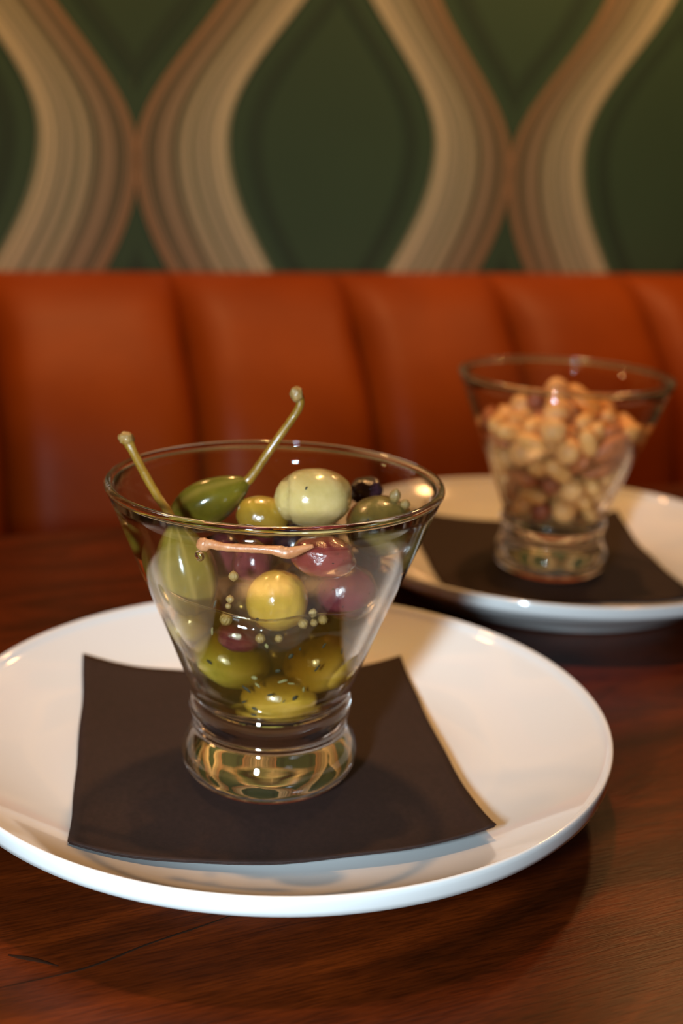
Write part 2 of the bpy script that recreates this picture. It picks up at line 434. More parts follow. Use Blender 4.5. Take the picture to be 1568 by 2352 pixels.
# ------------------------------------------------------------------ glasses
G1, G2 = Vector((-0.01985, 0.34573, 0.0072)), Vector((0.10251, 0.56029, 0.0072))
def zz(z): return z - 0.00704
RB0, RB1, ZB0, ZB1 = 0.0245, 0.0497, 0.036, 0.1005
def r_out(z): return RB0 + (RB1 - RB0) * (z - ZB0) / (ZB1 - ZB0)
def r_in(z): return r_out(z) - 0.0013 - 0.0015 * max(0.0, (ZB1 - z) / (ZB1 - ZB0)) ** 2
def make_glass(loc, label):
    root = empty('cocktail_glass', loc); tag(root, label, 'glass', 'stemless cocktail glasses')
    outer = smooth_curve([(0.0215, 0.00704), (0.0232, 0.0076), (0.0262, 0.0104), (0.0276, 0.0142), (0.0270, 0.0180), (0.0253, 0.0214), (0.0240, 0.0236), (0.0239, 0.0246), (0.0243, 0.0256), (0.0240, 0.0266), (0.0247, 0.0283), (0.0254, 0.0308), (0.0252, 0.0334), (0.0245, 0.0352), (0.02455, 0.0362)], 4)
    inner = [(0.0216, 0.0364), (0.0211, 0.0345), (0.0205, 0.0325), (0.0195, 0.0314), (0.0175, 0.0309), (0.010, 0.0306), (0, 0.0305)]
    under = [(0, 0.0083), (0.010, 0.0081), (0.018, 0.0075), (0.0205, 0.0071)]
    link('foot', to_mesh('foot', lathe([(r, zz(z)) for r, z in under + outer + inner], 128)), M_FOOT, root)
    a = [(r_out(z), zz(z)) for z in [ZB0 + 0.0006 + (ZB1 - ZB0 - 0.0006) * i / 12 for i in range(13)]]
    b = [(r_in(z), zz(z)) for z in [ZB1 - (ZB1 - ZB0 - 0.0006) * i / 12 for i in range(13)]]
    link('bowl', to_mesh('bowl', lathe(a + b, 128, closed=True)), M_BOWL, root)
    rr = 0.00125; ring = [(0.0491 + rr * math.cos(2 * math.pi * i / 20), zz(0.1018) + rr * 1.05 * math.sin(2 * math.pi * i / 20)) for i in range(20)]
    link('rim', to_mesh('rim', lathe(ring, 160, closed=True)), M_FOOT, root)
    return root
make_glass(G1, 'clear flared stemless glass in front, filled with olives in oil')
make_glass(G2, 'clear flared stemless glass behind, filled with mixed nuts')

# oil in the front glass: fills the bowl up to a wavy level
n = 96; bm = bmesh.new(); rings = []
def oil_level(a): return 0.0728 + 0.0011 * math.sin(2 * a + 0.6) + 0.0008 * math.sin(5 * a + 1.0) + 0.0005 * math.sin(9 * a)
for r_k, zf in ((0.0, 0.0309), (0.5, 0.0310), (0.76, 0.0314), (0.87, 0.0321), (0.905, 0.0332), (0.955, 0.0372)):
    rings.append([bm.verts.new((r_in(0.0372) * r_k * math.cos(2 * math.pi * i / n), r_in(0.0372) * r_k * math.sin(2 * math.pi * i / n), zf)) for i in range(n)])
for t in (0.25, 0.5, 0.75, 1.0):
    row = []
    for i in range(n):
        a = 2 * math.pi * i / n; z = 0.0372 + (oil_level(a) + 0.0009 - 0.0372) * t; rr = r_in(z) - 0.00025
        row.append(bm.verts.new((rr * math.cos(a), rr * math.sin(a), z)))
    rings.append(row)
for k in (0.965, 0.92, 0.6, 0.0):
    row = []
    for i in range(n):
        a = 2 * math.pi * i / n; z = oil_level(a) * (1 if k > 0.9 else 0) + (0.0725 if k <= 0.9 else 0) - (0.0002 if k > .95 else 0.0005)
        rr = (r_in(z) - 0.00025) * k; row.append(bm.verts.new((rr * math.cos(a), rr * math.sin(a), z)))
    rings.append(row)
for a, b in zip(rings, rings[1:]):
    for i in range(n): bm.faces.new((a[i], a[(i + 1) % n], b[(i + 1) % n], b[i]))
bmesh.ops.remove_doubles(bm, verts=bm.verts, dist=1e-6)
oil = link('olive_oil', to_mesh('olive_oil', bm), M_OIL); oil.location = (G1.x, G1.y, 0.0002)
men = [(r_in(oil_level(a) + 0.0006) - 0.00045, oil_level(a) + 0.0006, a) for a in [2 * math.pi * i / 72 for i in range(72)]]
bm = bmesh.new(); rings = [[bm.verts.new(((r + 0.00028 * math.cos(t)) * math.cos(a), (r + 0.00028 * math.cos(t)) * math.sin(a), z + 0.00034 * math.sin(t))) for t in [2 * math.pi * k / 8 for k in range(8)]] for r, z, a in men]
for i in range(72):
    for k in range(8): bm.faces.new((rings[i][k], rings[i][(k + 1) % 8], rings[(i + 1) % 72][(k + 1) % 8], rings[(i + 1) % 72][k]))
mo = link('meniscus', to_mesh('meniscus', bm), M_FOOT, oil)
tag(oil, 'golden green olive oil filling the lower part of the front glass', 'oil', kind='stuff')

# ------------------------------------------------------------------ olives
M_PALE = fruit_mat('pale_green_olive', (0.3456, 0.2445, 0.07351), (0.4512, 0.3164, 0.1126), (0.528, 0.3736, 0.158), 60, (0.288, 0.1864, 0.0563), 0.74)
M_YEL = fruit_mat('yellow_green_olive', (0.2422, 0.1392, 0.01275), (0.3391, 0.1888, 0.01875), (0.4037, 0.228, 0.0375), 80)
M_GRN = fruit_mat('green_olive', (0.1646, 0.124, 0.01275), (0.2543, 0.1784, 0.01875), (0.3142, 0.208, 0.0315), 80)
M_BRN = fruit_mat('brownish_green_olive', (0.081, 0.056, 0.013), (0.128, 0.086, 0.019), (0.180, 0.116, 0.027), 100, (0.067, 0.038, 0.018), 0.66)
M_PUR = fruit_mat('purple_olive', (0.05008, 0.006956, 0.0103), (0.09376, 0.01391, 0.0194), (0.1407, 0.02619, 0.0297), 110, (0.02078, 0.003683, 0.00594), 0.66)
M_RED = fruit_mat('wine_red_olive', (0.08791, 0.009002, 0.0103), (0.1524, 0.01841, 0.01782), (0.1993, 0.03396, 0.0297), 110, (0.03516, 0.00532, 0.00594), 0.68)
M_DRK = fruit_mat('black_olive', (0.012, 0.006, 0.010), (0.028, 0.010, 0.016), (0.05, 0.018, 0.026), 120)
M_CAP = striped_mat('caperberry_skin', (0.0729, 0.05925, 0.0042), (0.1278, 0.093, 0.0078), (0.2907, 0.1852, 0.036), 4, 0.35)
M_CAPF = striped_mat('pale_caperberry_skin', (0.1195, 0.08214, 0.009504), (0.1792, 0.1188, 0.01663), (0.2987, 0.1928, 0.04752), 9, 0.5)
M_STEM = fruit_mat('caperberry_stem', (0.16, 0.07728, 0.0064), (0.24, 0.1218, 0.0112), (0.3, 0.1596, 0.024), 120, rough=0.35, sss=0.08, coat=0.25)
M_KNOB = fruit_mat('stem_end', (0.2, 0.1056, 0.024), (0.3, 0.1672, 0.048), (0.38, 0.2288, 0.08), 200, rough=0.4, sss=0.08, coat=0.25)
M_PINK = fruit_mat('pinkish_stem', (0.3168, 0.1056, 0.03888), (0.3928, 0.1478, 0.06048), (0.4435, 0.2006, 0.09504), 150, rough=0.3, coat=0.4)
M_SCAR = simple('dark_scar', (0.02, 0.013, 0.006), 0.4)
M_SEED = fruit_mat('coriander_seed', (0.14, 0.075, 0.018), (0.23, 0.135, 0.035), (0.34, 0.22, 0.07), 500, rough=0.35, sss=0.05, coat=0.3)
M_HERB = simple('dried_herb', (0.020, 0.018, 0.007), 0.7)
M_HERBL = simple('pale_dried_herb', (0.20, 0.17, 0.07), 0.7)
OG = 'marinated olives in the front glass'

def olive(pos, radii, rot, m, label, seed, amp=0.05, shape=None, name='olive', group=OG, cat='olive'):
    o = link(name, to_mesh(name, blob(*radii, amp=amp, seed=seed, shape=shape)), m)
    o.location = pos; o.rotation_euler = rot
    return tag(o, label, cat, group)
mm = 0.001
def fold(d):      # the cut running down the left of the big olive
    a = math.atan2(d.x + 0.62, -d.y + 0.15)
    g = math.exp(-((d.x + 0.74 - 0.16 * d.z * d.z) / 0.045) ** 2) * (1 if d.y < 0.3 else 0)
    top = 0.05 * math.exp(-((d - Vector((0.95, -0.1, 0.30))).length / 0.25) ** 2)
    return 1 - 0.12 * g + top
big = olive((-0.0083, 0.3385, 0.0996), (11.3 * mm, 9.6 * mm, 8.9 * mm), (0, R(-6), R(4)), M_PALE, 'large pale green olive with a cut side, on top of the heap', 2.2, 0.05, fold)
olive((-0.0232, 0.3400, 0.0929), (7.9 * mm, 6.6 * mm, 6.2 * mm), (0, 0.2, 0), M_YEL, 'small yellow-green olive on top, tucked between the big pale one and the caperberry', 3.1)
olive((0.0074, 0.3662, 0.0947), (5.4 * mm, 5.2 * mm, 4.7 * mm), (0, 0, 0), M_DRK, 'small black olive showing behind the large pale one', 4.7, 0.12)
def slit(d):
    q = d - Vector((-0.35, -0.80, 0.45)); return 1 - 0.16 * math.exp(-((q.x - 0.25 * q.z) / 0.035) ** 2 - (q.z / 0.16) ** 2 - (q.y / 0.4) ** 2) + 0.03 * math.exp(-(q.length / 0.3) ** 2)
brown = olive((0.0118, 0.3450, 0.0900), (10.6 * mm, 9.3 * mm, 9.2 * mm), (0, R(-8), 0), M_BRN, 'brownish green olive with a torn scar, right of the large pale one', 5.3, 0.06, slit)
s = link('stem_scar', to_mesh('stem_scar', tube([(0, 0, -1.1 * mm), (0.2 * mm, -0.1 * mm, 0), (0.5 * mm, 0, 1.2 * mm)], [0.12 * mm, 0.28 * mm, 0.10 * mm], 8)), M_SCAR, brown)
s.location = (-3.6 * mm, -7.35 * mm, 4.1 * mm); s['label'] = 'dark split in the scar'
olive((-0.0250, 0.3282, 0.0827), (5.9 * mm, 6.3 * mm, 6.3 * mm), (0, 0, 0), M_PUR, 'dark purple olive behind the pink stalk, just right of the striped caperberry', 6.2, 0.08)
olive((-0.0045, 0.3155, 0.0893), (9.0 * mm, 7.6 * mm, 6.0 * mm), (0, R(4), 0), M_RED, 'wine-red olive under the right end of the pink stalk', 7.4, 0.10)
olive((0.0025, 0.3282, 0.0745), (9.2 * mm, 8.6 * mm, 8.4 * mm), (0, 0, 0), M_PUR, 'round purple olive against the glass, right of the cracked yellow-green one', 8.8, 0.06)
def crack(d):
    g = 0
    for c, w in ((0.10, 0.04), (0.46, 0.04), (0.27, 0.03)):
        g += math.exp(-((d.x - c - 0.18 * d.z) / w) ** 2) * (1 if d.z > -0.35 and d.y < 0.2 else 0)
    return 1 - 0.085 * g
fr = olive((-0.0170, 0.3173, 0.0751), (9.0 * mm, 8.4 * mm, 8.7 * mm), (0, 0, 0), M_YEL, 'cracked yellow-green olive in the middle, pressed to the front of the glass', 9.1, 0.04, crack)
s = link('stem_scar', to_mesh('stem_scar', blob(0.5 * mm, 0.3 * mm, 0.45 * mm, 0.4, 2, 3, 2)), M_SCAR, fr); s.location = (-5.1 * mm, -6.3 * mm, -3.4 * mm); s['label'] = 'small dark scar'
olive((-0.0278, 0.3205, 0.0627), (6.6 * mm, 5.2 * mm, 4.8 * mm), (0, R(14), 0), M_PUR, 'small dark purple olive low in the oil, below left of the cracked olive', 10.3, 0.08)
p = at(866, 1338, 0.352); olive(p, (5.8 * mm, 5.8 * mm, 6.2 * mm), (0, 0, 0), M_PUR, 'purple olive at the right wall of the glass, below the brownish green one', 11.9, 0.07)
olive((-0.0308, 0.3312, 0.0508), (11.8 * mm, 8.6 * mm, 8.6 * mm), (0, R(18), 0), M_GRN, 'green olive lying low in the oil at left', 12.4, 0.05)
olive((-0.0046, 0.3348, 0.0490), (11.6 * mm, 8.6 * mm, 9.0 * mm), (0, R(-16), 0), M_YEL, 'yellow olive lying low in the oil at right', 13.7, 0.05)
olive((-0.0165, 0.3300, 0.0390), (11.4 * mm, 7.0 * mm, 7.2 * mm), (0, 0, 0), M_YEL, 'yellow-green olive lying on the bottom of the glass', 14.2, 0.05)
p = at(440, 1432, 0.332); olive(p, (5.6 * mm, 5.4 * mm, 5.6 * mm), (0, 0, 0), M_GRN, 'green olive shape standing in for a reflection at the left wall of the glass, under the striped caperberry', 15.5, 0.05)  # added shape: a green reflection in the glass, modelled as an olive
olive((-0.0087, 0.3760, 0.0768), (8.2 * mm, 8.2 * mm, 8.2 * mm), (0, 0, 0), M_DRK, 'dark olive at the back of the glass under the large pale one', 16.1, 0.07)
olive((-0.0282, 0.3740, 0.0601), (7.6 * mm, 7.6 * mm, 7.6 * mm), (0, 0, 0), M_DRK, 'dark olive at the back of the glass, deep in the oil', 17.8, 0.07)
olive((-0.0249, 0.3640, 0.0745), (7.6 * mm, 7.6 * mm, 7.6 * mm), (0, 0, 0), M_PUR, 'purple olive in the heap behind the top caperberry', 19.6, 0.06)
olive((-0.0042, 0.3612, 0.0550), (7.8 * mm, 7.8 * mm, 7.8 * mm), (0, 0, 0), M_GRN, 'green olive deep in the oil towards the back', 20.5, 0.06)
olive((-0.0132, 0.3440, 0.0838), (7.2 * mm, 7.2 * mm, 7.0 * mm), (0, 0, 0), M_DRK, 'dark purple olive in the gap under the large pale one', 22.9, 0.06)

for (px, py, Y, r, m, lab) in ((700, 1330, 0.337, 6.0, M_DRK, 'dark olive deep between the red and the cracked olive'), (560, 1390, 0.338, 7.0, M_DRK, 'dark olive deep behind the coriander seeds, left of the cracked olive'),
        (505, 1275, 0.345, 7.0, M_PUR, 'dark purple olive deep behind the striped caperberry'), (640, 1500, 0.339, 6.5, M_BRN, 'brown olive deep in the oil between the two low green ones'),
        (720, 1465, 0.338, 5.5, M_PUR, 'purple olive deep in the oil right of the cracked olive'), (800, 1450, 0.346, 6.5, M_BRN, 'brown olive deep in the oil under the round purple one'), (655, 1455, 0.3375, 5.0, M_YEL, 'small yellow-green olive half hidden below the cracked olive'),
        (480, 1450, 0.346, 7.0, M_BRN, 'brown olive deep in the oil at left'), (830, 1290, 0.352, 6.0, M_PUR, 'purple olive under the brownish green one')):
    olive(at(px, py, Y), (r * mm, r * mm, r * mm), (0, 0, 0), m, lab, px * 0.07, 0.07)

# ------------------------------------------------------------------ caperberries
def berry_mesh(p0, p1, rmax, seed, flat=1.0, n=40, rows=40):
    ax = (p1 - p0); L = ax.length; t = ax.normalized(); x = Vector((0.2, 1, 0.1)).cross(t).normalized(); y = t.cross(x)
    bm = bmesh.new(); uv = bm.loops.layers.uv.new('UVMap'); rings = []
    for i in range(rows + 1):
        s = i / rows
        r = rmax * (math.sin(math.pi * min(s ** 0.80, 1)) ** 0.62) if 0 < s < 1 else 0
        r = max(r, rmax * 0.10 * (1 if s > 0.5 else 0.2)); ring = []
        for j in range(n):
            a = 2 * math.pi * j / n
            rr = r * (1 + 0.025 * math.cos(7 * a + seed) + 0.05 * noise.noise(Vector((math.cos(a) * 1.3 + seed, math.sin(a) * 1.3, s * 2.5))))
            ring.append(bm.verts.new(p0 + t * (L * s) + x * (rr * math.cos(a)) + y * (rr * math.sin(a) * flat)))
        rings.append(ring)
    for i in range(rows):
        for j in range(n):
            f = bm.faces.new((rings[i][j], rings[i][(j + 1) % n], rings[i + 1][(j + 1) % n], rings[i + 1][j]))
            for l, (a, b) in zip(f.loops, ((j, i), (j + 1, i), (j + 1, i + 1), (j, i + 1))): l[uv].uv = (a / n * 6.2832, b / rows * 1.5)
    bm.faces.new(rings[0][::-1]); bm.faces.new(rings[-1])
    return bm
def berry(base, p0, p1, rmax, m, stem, radii, label, seed, knob):
    root = empty('caperberry', base); tag(root, label, 'caperberry', 'caperberries in the front glass')
    inv = Matrix.Translation(-Vector(base))
    bm = berry_mesh(p0, p1, rmax, seed); bm.transform(inv); link('fruit', to_mesh('fruit', bm), m, root)
    bm = tube(stem, radii, rough=0.12, seed=seed); bm.transform(inv); st = link('stem', to_mesh('stem', bm), M_STEM, root)
    bm = blob(*knob, amp=0.25, freq=2.2, seed=seed, sub=3); k = link('stem_end', to_mesh('stem_end', bm), M_KNOB, st)
    k.location = stem[-1] - Vector(base); k['label'] = 'pale knobbly end of the stem'
    return root
Y = 0.351
tip = at(573, 1103, Y)
stem = [tip + (at(520, 1130, Y) - tip) * 0.1, at(582, 1088, Y), at(612, 1045, Y), at(648, 993, Y + .001), at(674, 957, Y + .002), at(688, 932, Y + .002), at(688, 915, Y + .002), at(681, 905, Y + .001)]
berry(at(480, 1160, Y), at(392, 1200, Y), tip, 7.3 * mm, M_CAP, stem, [1.6 * mm, 1.45 * mm, 1.3 * mm, 1.25 * mm, 1.2 * mm, 1.25 * mm, 1.3 * mm, 1.5 * mm],
      'dark green caperberry on top with a long stem curling up above the rim', 1.0, (2.0 * mm, 2.0 * mm, 2.4 * mm))
b0, b1 = at(448, 1412, 0.3295), at(400, 1198, 0.3275)
stem = [b1 + (b0 - b1) * 0.08, at(385, 1175, 0.330), at(362, 1140, 0.333), at(335, 1093, 0.336), at(308, 1042, 0.339), at(296, 1018, 0.340), at(289, 1006, 0.340)]
berry(at(437, 1308, 0.328), b0, b1, 9.0 * mm, M_CAPF, stem, [1.6 * mm, 1.3 * mm, 1.3 * mm, 1.3 * mm, 1.3 * mm, 1.6 * mm, 2.0 * mm],
      'pale striped caperberry pressed to the left front wall, its stem leaning over the left rim', 2.0, (2.4 * mm, 2.2 * mm, 1.9 * mm))
# the pink stalk lying across the front
q = [at(468, 1251, 0.3085), at(484, 1250, 0.3080), at(520, 1257, 0.3065), at(570, 1260, 0.3055), at(612, 1262, 0.3050), at(640, 1266, 0.3048), at(662, 1270, 0.3050), at(690, 1262, 0.3052), at(720, 1254, 0.3055)]
root = empty('caperberry_stalk', q[3]); tag(root, 'pinkish loose caperberry stalk lying across the olives behind the front of the glass', 'stalk')
bm = tube(q, [1.6 * mm, 1.35 * mm, 1.15 * mm, 1.15 * mm, 1.2 * mm, 1.5 * mm, 1.7 * mm, 1.2 * mm, 0.5 * mm], rough=0.15, seed=4); bm.transform(Matrix.Translation(-q[3]))
st = link('stalk', to_mesh('stalk', bm), M_PINK, root)
k = link('stem_end', to_mesh('stem_end', blob(2.0 * mm, 1.7 * mm, 2.0 * mm, 0.2, 2.2, 5, 3)), M_PINK, root); k.location = q[0] - q[3]

# ------------------------------------------------------------------ coriander seeds, herb flakes, droplet
def front(px, py, rad, extra=0.0):
    """the place behind that pixel where something of that radius touches the inside of the bowl"""
    y = 0.285
    while y < 0.40:
        p = at(px, py, y)
        if math.hypot(p.x - G1.x, p.y - G1.y) < r_in(p.z) - rad - 0.0004 - extra: return p
        y += 0.0002
    return at(px, py, 0.33)
def seed_mesh():
    bm = bmesh.new(); bmesh.ops.create_uvsphere(bm, u_segments=40, v_segments=20, radius=1)
    for v in bm.verts:
        a = math.atan2(v.co.y, v.co.x); h = math.hypot(v.co.x, v.co.y); f = 1 + 0.085 * h * math.cos(10 * a)
        tipz = max(0, abs(v.co.z) - 0.93) * 2.5
        v.co = Vector((v.co.x * f, v.co.y * f, v.co.z * (1.0 + tipz)))
    return to_mesh('coriander_seed', bm)
SM = seed_mesh()
seeds = [(536, 1323, 11, 'right of the striped caperberry'), (528, 1376, 9, 'above the oil line left of the cracked olive'), (524, 1392, 7, 'smallest of those left of the cracked olive'),
         (519, 1422, 15, 'largest of those at the oil line left of the cracked olive'), (598, 1466, 12, 'below the cracked olive, beside the low purple one'), (640, 1466, 10, 'reddish one below the middle of the cracked olive'),
         (696, 1432, 12, 'leftmost of the four right of the cracked olive'), (719, 1408, 10, 'topmost of the four right of the cracked olive'), (721, 1430, 9, 'between its neighbours right of the cracked olive'), (741, 1423, 12, 'rightmost of the four right of the cracked olive')]
rnd = random.Random(5)
for px, py, r, w in seeds:
    rad = px_size(r, 0.31); o = link('coriander_seed', SM, M_SEED); o.location = front(px, py, rad); o.scale = (rad,) * 3
    o.rotation_euler = (rnd.uniform(-0.6, 0.6), rnd.uniform(-0.6, 0.6), rnd.uniform(0, 3)); tag(o, 'tan ribbed coriander seed ' + w, 'seed', 'coriander seeds in the front glass')
for px, py, r, Y, w in ((907, 1139, 12, 0.343, 'on the brownish green olive, the pointed upper one'), (930, 1158, 11, 0.341, 'on the brownish green olive, the round lower one')):
    rad = px_size(r, Y); o = link('coriander_seed', SM, M_SEED); o.location = at(px, py, Y); o.scale = (rad, rad, rad * (1.35 if px < 910 else 1)); o.rotation_euler = (0.2, 0.2, 0)
    tag(o, 'tan coriander seed ' + w, 'seed', 'coriander seeds in the front glass')
def flake_mesh(seed, ln, wd):
    bm = bmesh.new(); bmesh.ops.create_icosphere(bm, subdivisions=2, radius=1)
    for v in bm.verts:
        c = v.co; f = 1 + 0.35 * noise.noise(c * 1.7 + Vector((seed, 0, 0)))
        v.co = Vector((c.x * ln * f, c.y * 0.18 * mm, c.z * wd * f + 0.25 * wd * math.sin(c.x * 2)))
    return to_mesh('herb_flake', bm)
FM = [flake_mesh(1, 0.85 * mm, 0.34 * mm), flake_mesh(2, 0.6 * mm, 0.45 * mm), flake_mesh(3, 1.15 * mm, 0.26 * mm)]
FL = [m.copy() for m in FM]
flakes = [(480, 1520, 1.0, -25, 0), (638, 1541, 1.0, -15, 0), (728, 1535, 1.0, 40, 0), (744, 1483, .8, 40, 0), (689, 1491, .6, 70, 0), (565, 1582, 1.2, -38, 0), (591, 1574, .9, -50, 1), (584, 1557, 1.1, -35, 1), (648, 1565, 1.1, 10, 1),
          (651, 1613, 1.0, 35, 0), (677, 1603, 1.1, 15, 0), (686, 1608, .8, -40, 0), (586, 1628, 1.0, -20, 0), (600, 1629, .9, 30, 0), (457, 1573, .9, -40, 0), (785, 1496, .9, 70, 0), (612, 1484, .9, 85, 1), (487, 1451, .9, 85, 1), (697, 1584, .8, 80, 1),
          (668, 1507, 1.1, 20, 0), (493, 1388, .9, 70, 0), (620, 1596, .8, 5, 0), (772, 1552, .7, 60, 0), (668, 1570, .8, -15, 1), (560, 1612, .7, 20, 0)]
for i, (px, py, s, ang, pale) in enumerate(flakes):
    me = (FL if pale else FM)[i % 3]; o = link('herb_flake', me, M_HERBL if pale else M_HERB)
    p = front(px, py, 0.0006); o.location = p; o.scale = (s * 1.35,) * 3
    o.rotation_euler = (0, R(-ang), math.atan2(p.y - G1.y, p.x - G1.x) + R(90))
    tag(o, 'pale speck of dried herb floating in the oil' if pale else 'dark speck of dried herb floating in the oil', 'herb', 'pale herb specks in the oil' if pale else 'dark herb specks in the oil')
o = link('herb_flake', FM[1], M_HERB); o.location = at(703, 1121, 0.3306); o.scale = (0.8,) * 3; o.rotation_euler = (R(-35), R(-40), 0)
tag(o, 'dark herb speck stuck on the large pale olive', 'herb')
for px, py, r, w in ((458, 1277, 13, 'round oil drop on the glass just under the knob of the pink stalk'), (300, 1190, 7, 'long oil drop high on the left wall of the glass')):
    rad = px_size(r, 0.305); o = link('oil_drop', to_mesh('oil_drop', blob(rad, rad * 0.55, rad * (1 if r > 10 else 1.9), 0.1, 1.5, 2, 3)), M_FOOT); o.location = front(px, py, rad * 0.5)
    o.rotation_euler = (0, 0 if r > 10 else R(-20), math.atan2(o.location.y - G1.y, o.location.x - G1.x) + R(90)); tag(o, w, 'drop')

# ------------------------------------------------------------------ mixed nuts in the second glass
def nut_mat(name, a, b, c, scale=140, rough=0.5):
    M = Mat(name); v = M.coords((1, 1, 1)); oi = M.node('ShaderNodeObjectInfo')
    x = M.node('ShaderNodeVectorMath', operation='ADD'); M.link(v, x.inputs[0]); M.link(oi.outputs['Random'], x.inputs[1])
    M.color(M.ramp(M.noise(x.outputs[0], scale, 5, 0.6, 0.5), [(0.32, a), (0.5, b), (0.7, c)]))
    M.set(Roughness=rough, Subsurface_Weight=0.12, Subsurface_Radius=(0.5, 0.3, 0.1), Subsurface_Scale=0.003); M.bump(M.noise(v, scale * 4, 3), 0.25, 0.0008); return M.m
NM = {'hazelnut': nut_mat('blanched_hazelnut', (0.5434, 0.2339, 0.05845), (0.802, 0.407, 0.14), (0.9049, 0.5018, 0.1984)),
      'peanut': nut_mat('roasted_peanut', (0.62, 0.2679, 0.06465), (0.802, 0.3977, 0.1169), (0.9049, 0.4843, 0.1754)),
      'almond': nut_mat('skin_on_almond', (0.2586, 0.06492, 0.01771), (0.4394, 0.1216, 0.03542), (0.5685, 0.1732, 0.05225), 220),
      'cashew': nut_mat('roasted_cashew', (0.711, 0.2596, 0.05225), (0.8535, 0.3638, 0.09387), (0.9313, 0.4678, 0.1638)),
      'chickpea': nut_mat('brown_skinned_peanut', (0.2071, 0.04328, 0.01771), (0.3232, 0.07831, 0.02922), (0.4394, 0.1216, 0.04694), 260)}
M_ORANGE = nut_mat('orange_roasted_cashew', (0.8535, 0.2421, 0.02922), (0.9827, 0.3287, 0.05225), (1.034, 0.407, 0.09387))
def nut_mesh(kind, seed):
    if kind == 'hazelnut': return to_mesh(kind, blob(6.2 * mm, 6.2 * mm, 5.8 * mm, 0.07, 1.5, seed, 3, lambda d: 1 + 0.10 * max(0, d.z) ** 8 - 0.05 * max(0, -d.z) ** 4))
    if kind == 'peanut': return to_mesh(kind, blob(7.5 * mm, 4.3 * mm, 4.3 * mm, 0.06, 1.4, seed, 3, lambda d: 1 - 0.06 * math.exp(-(d.x / 0.25) ** 2) - 0.30 * math.exp(-((d.y) / 0.07) ** 2) * (0.3 if d.z > 0 else 0)))
    if kind == 'almond': return to_mesh(kind, blob(10.5 * mm, 6.2 * mm, 4.1 * mm, 0.05, 1.4, seed, 3, lambda d: 1 - 0.20 * max(0, d.x) * (abs(d.y) + abs(d.z)) + 0.015 * math.cos(16 * math.atan2(d.z, d.y))))
    if kind == 'chickpea': return to_mesh(kind, blob(4.8 * mm, 4.8 * mm, 4.6 * mm, 0.08, 1.6, seed, 3))
    bm = blob(10.5 * mm, 4.2 * mm, 4.4 * mm, 0.06, 1.4, seed, 3)          # cashew: bent bar, one end thicker
    for v in bm.verts:
        t = v.co.x / (10.5 * mm); v.co.y = v.co.y * (1 + 0.18 * t) + 4.4 * mm * t * t - 2.2 * mm
    return to_mesh(kind, bm)
NMESH = {k: [nut_mesh(k, s) for s in (1.5, 4.2)] for k in NM}
NLAB = {'hazelnut': ('hazelnut', 'round cream blanched hazelnut in the glass of mixed nuts'), 'peanut': ('peanut', 'small oval cream roasted peanut in the glass of mixed nuts'),
        'almond': ('almond', 'brown skin-on almond in the glass of mixed nuts'), 'cashew': ('cashew', 'curved pale roasted cashew in the glass of mixed nuts'),
        'chickpea': ('skinned_peanut', 'small dark brown skinned peanut in the glass of mixed nuts')}
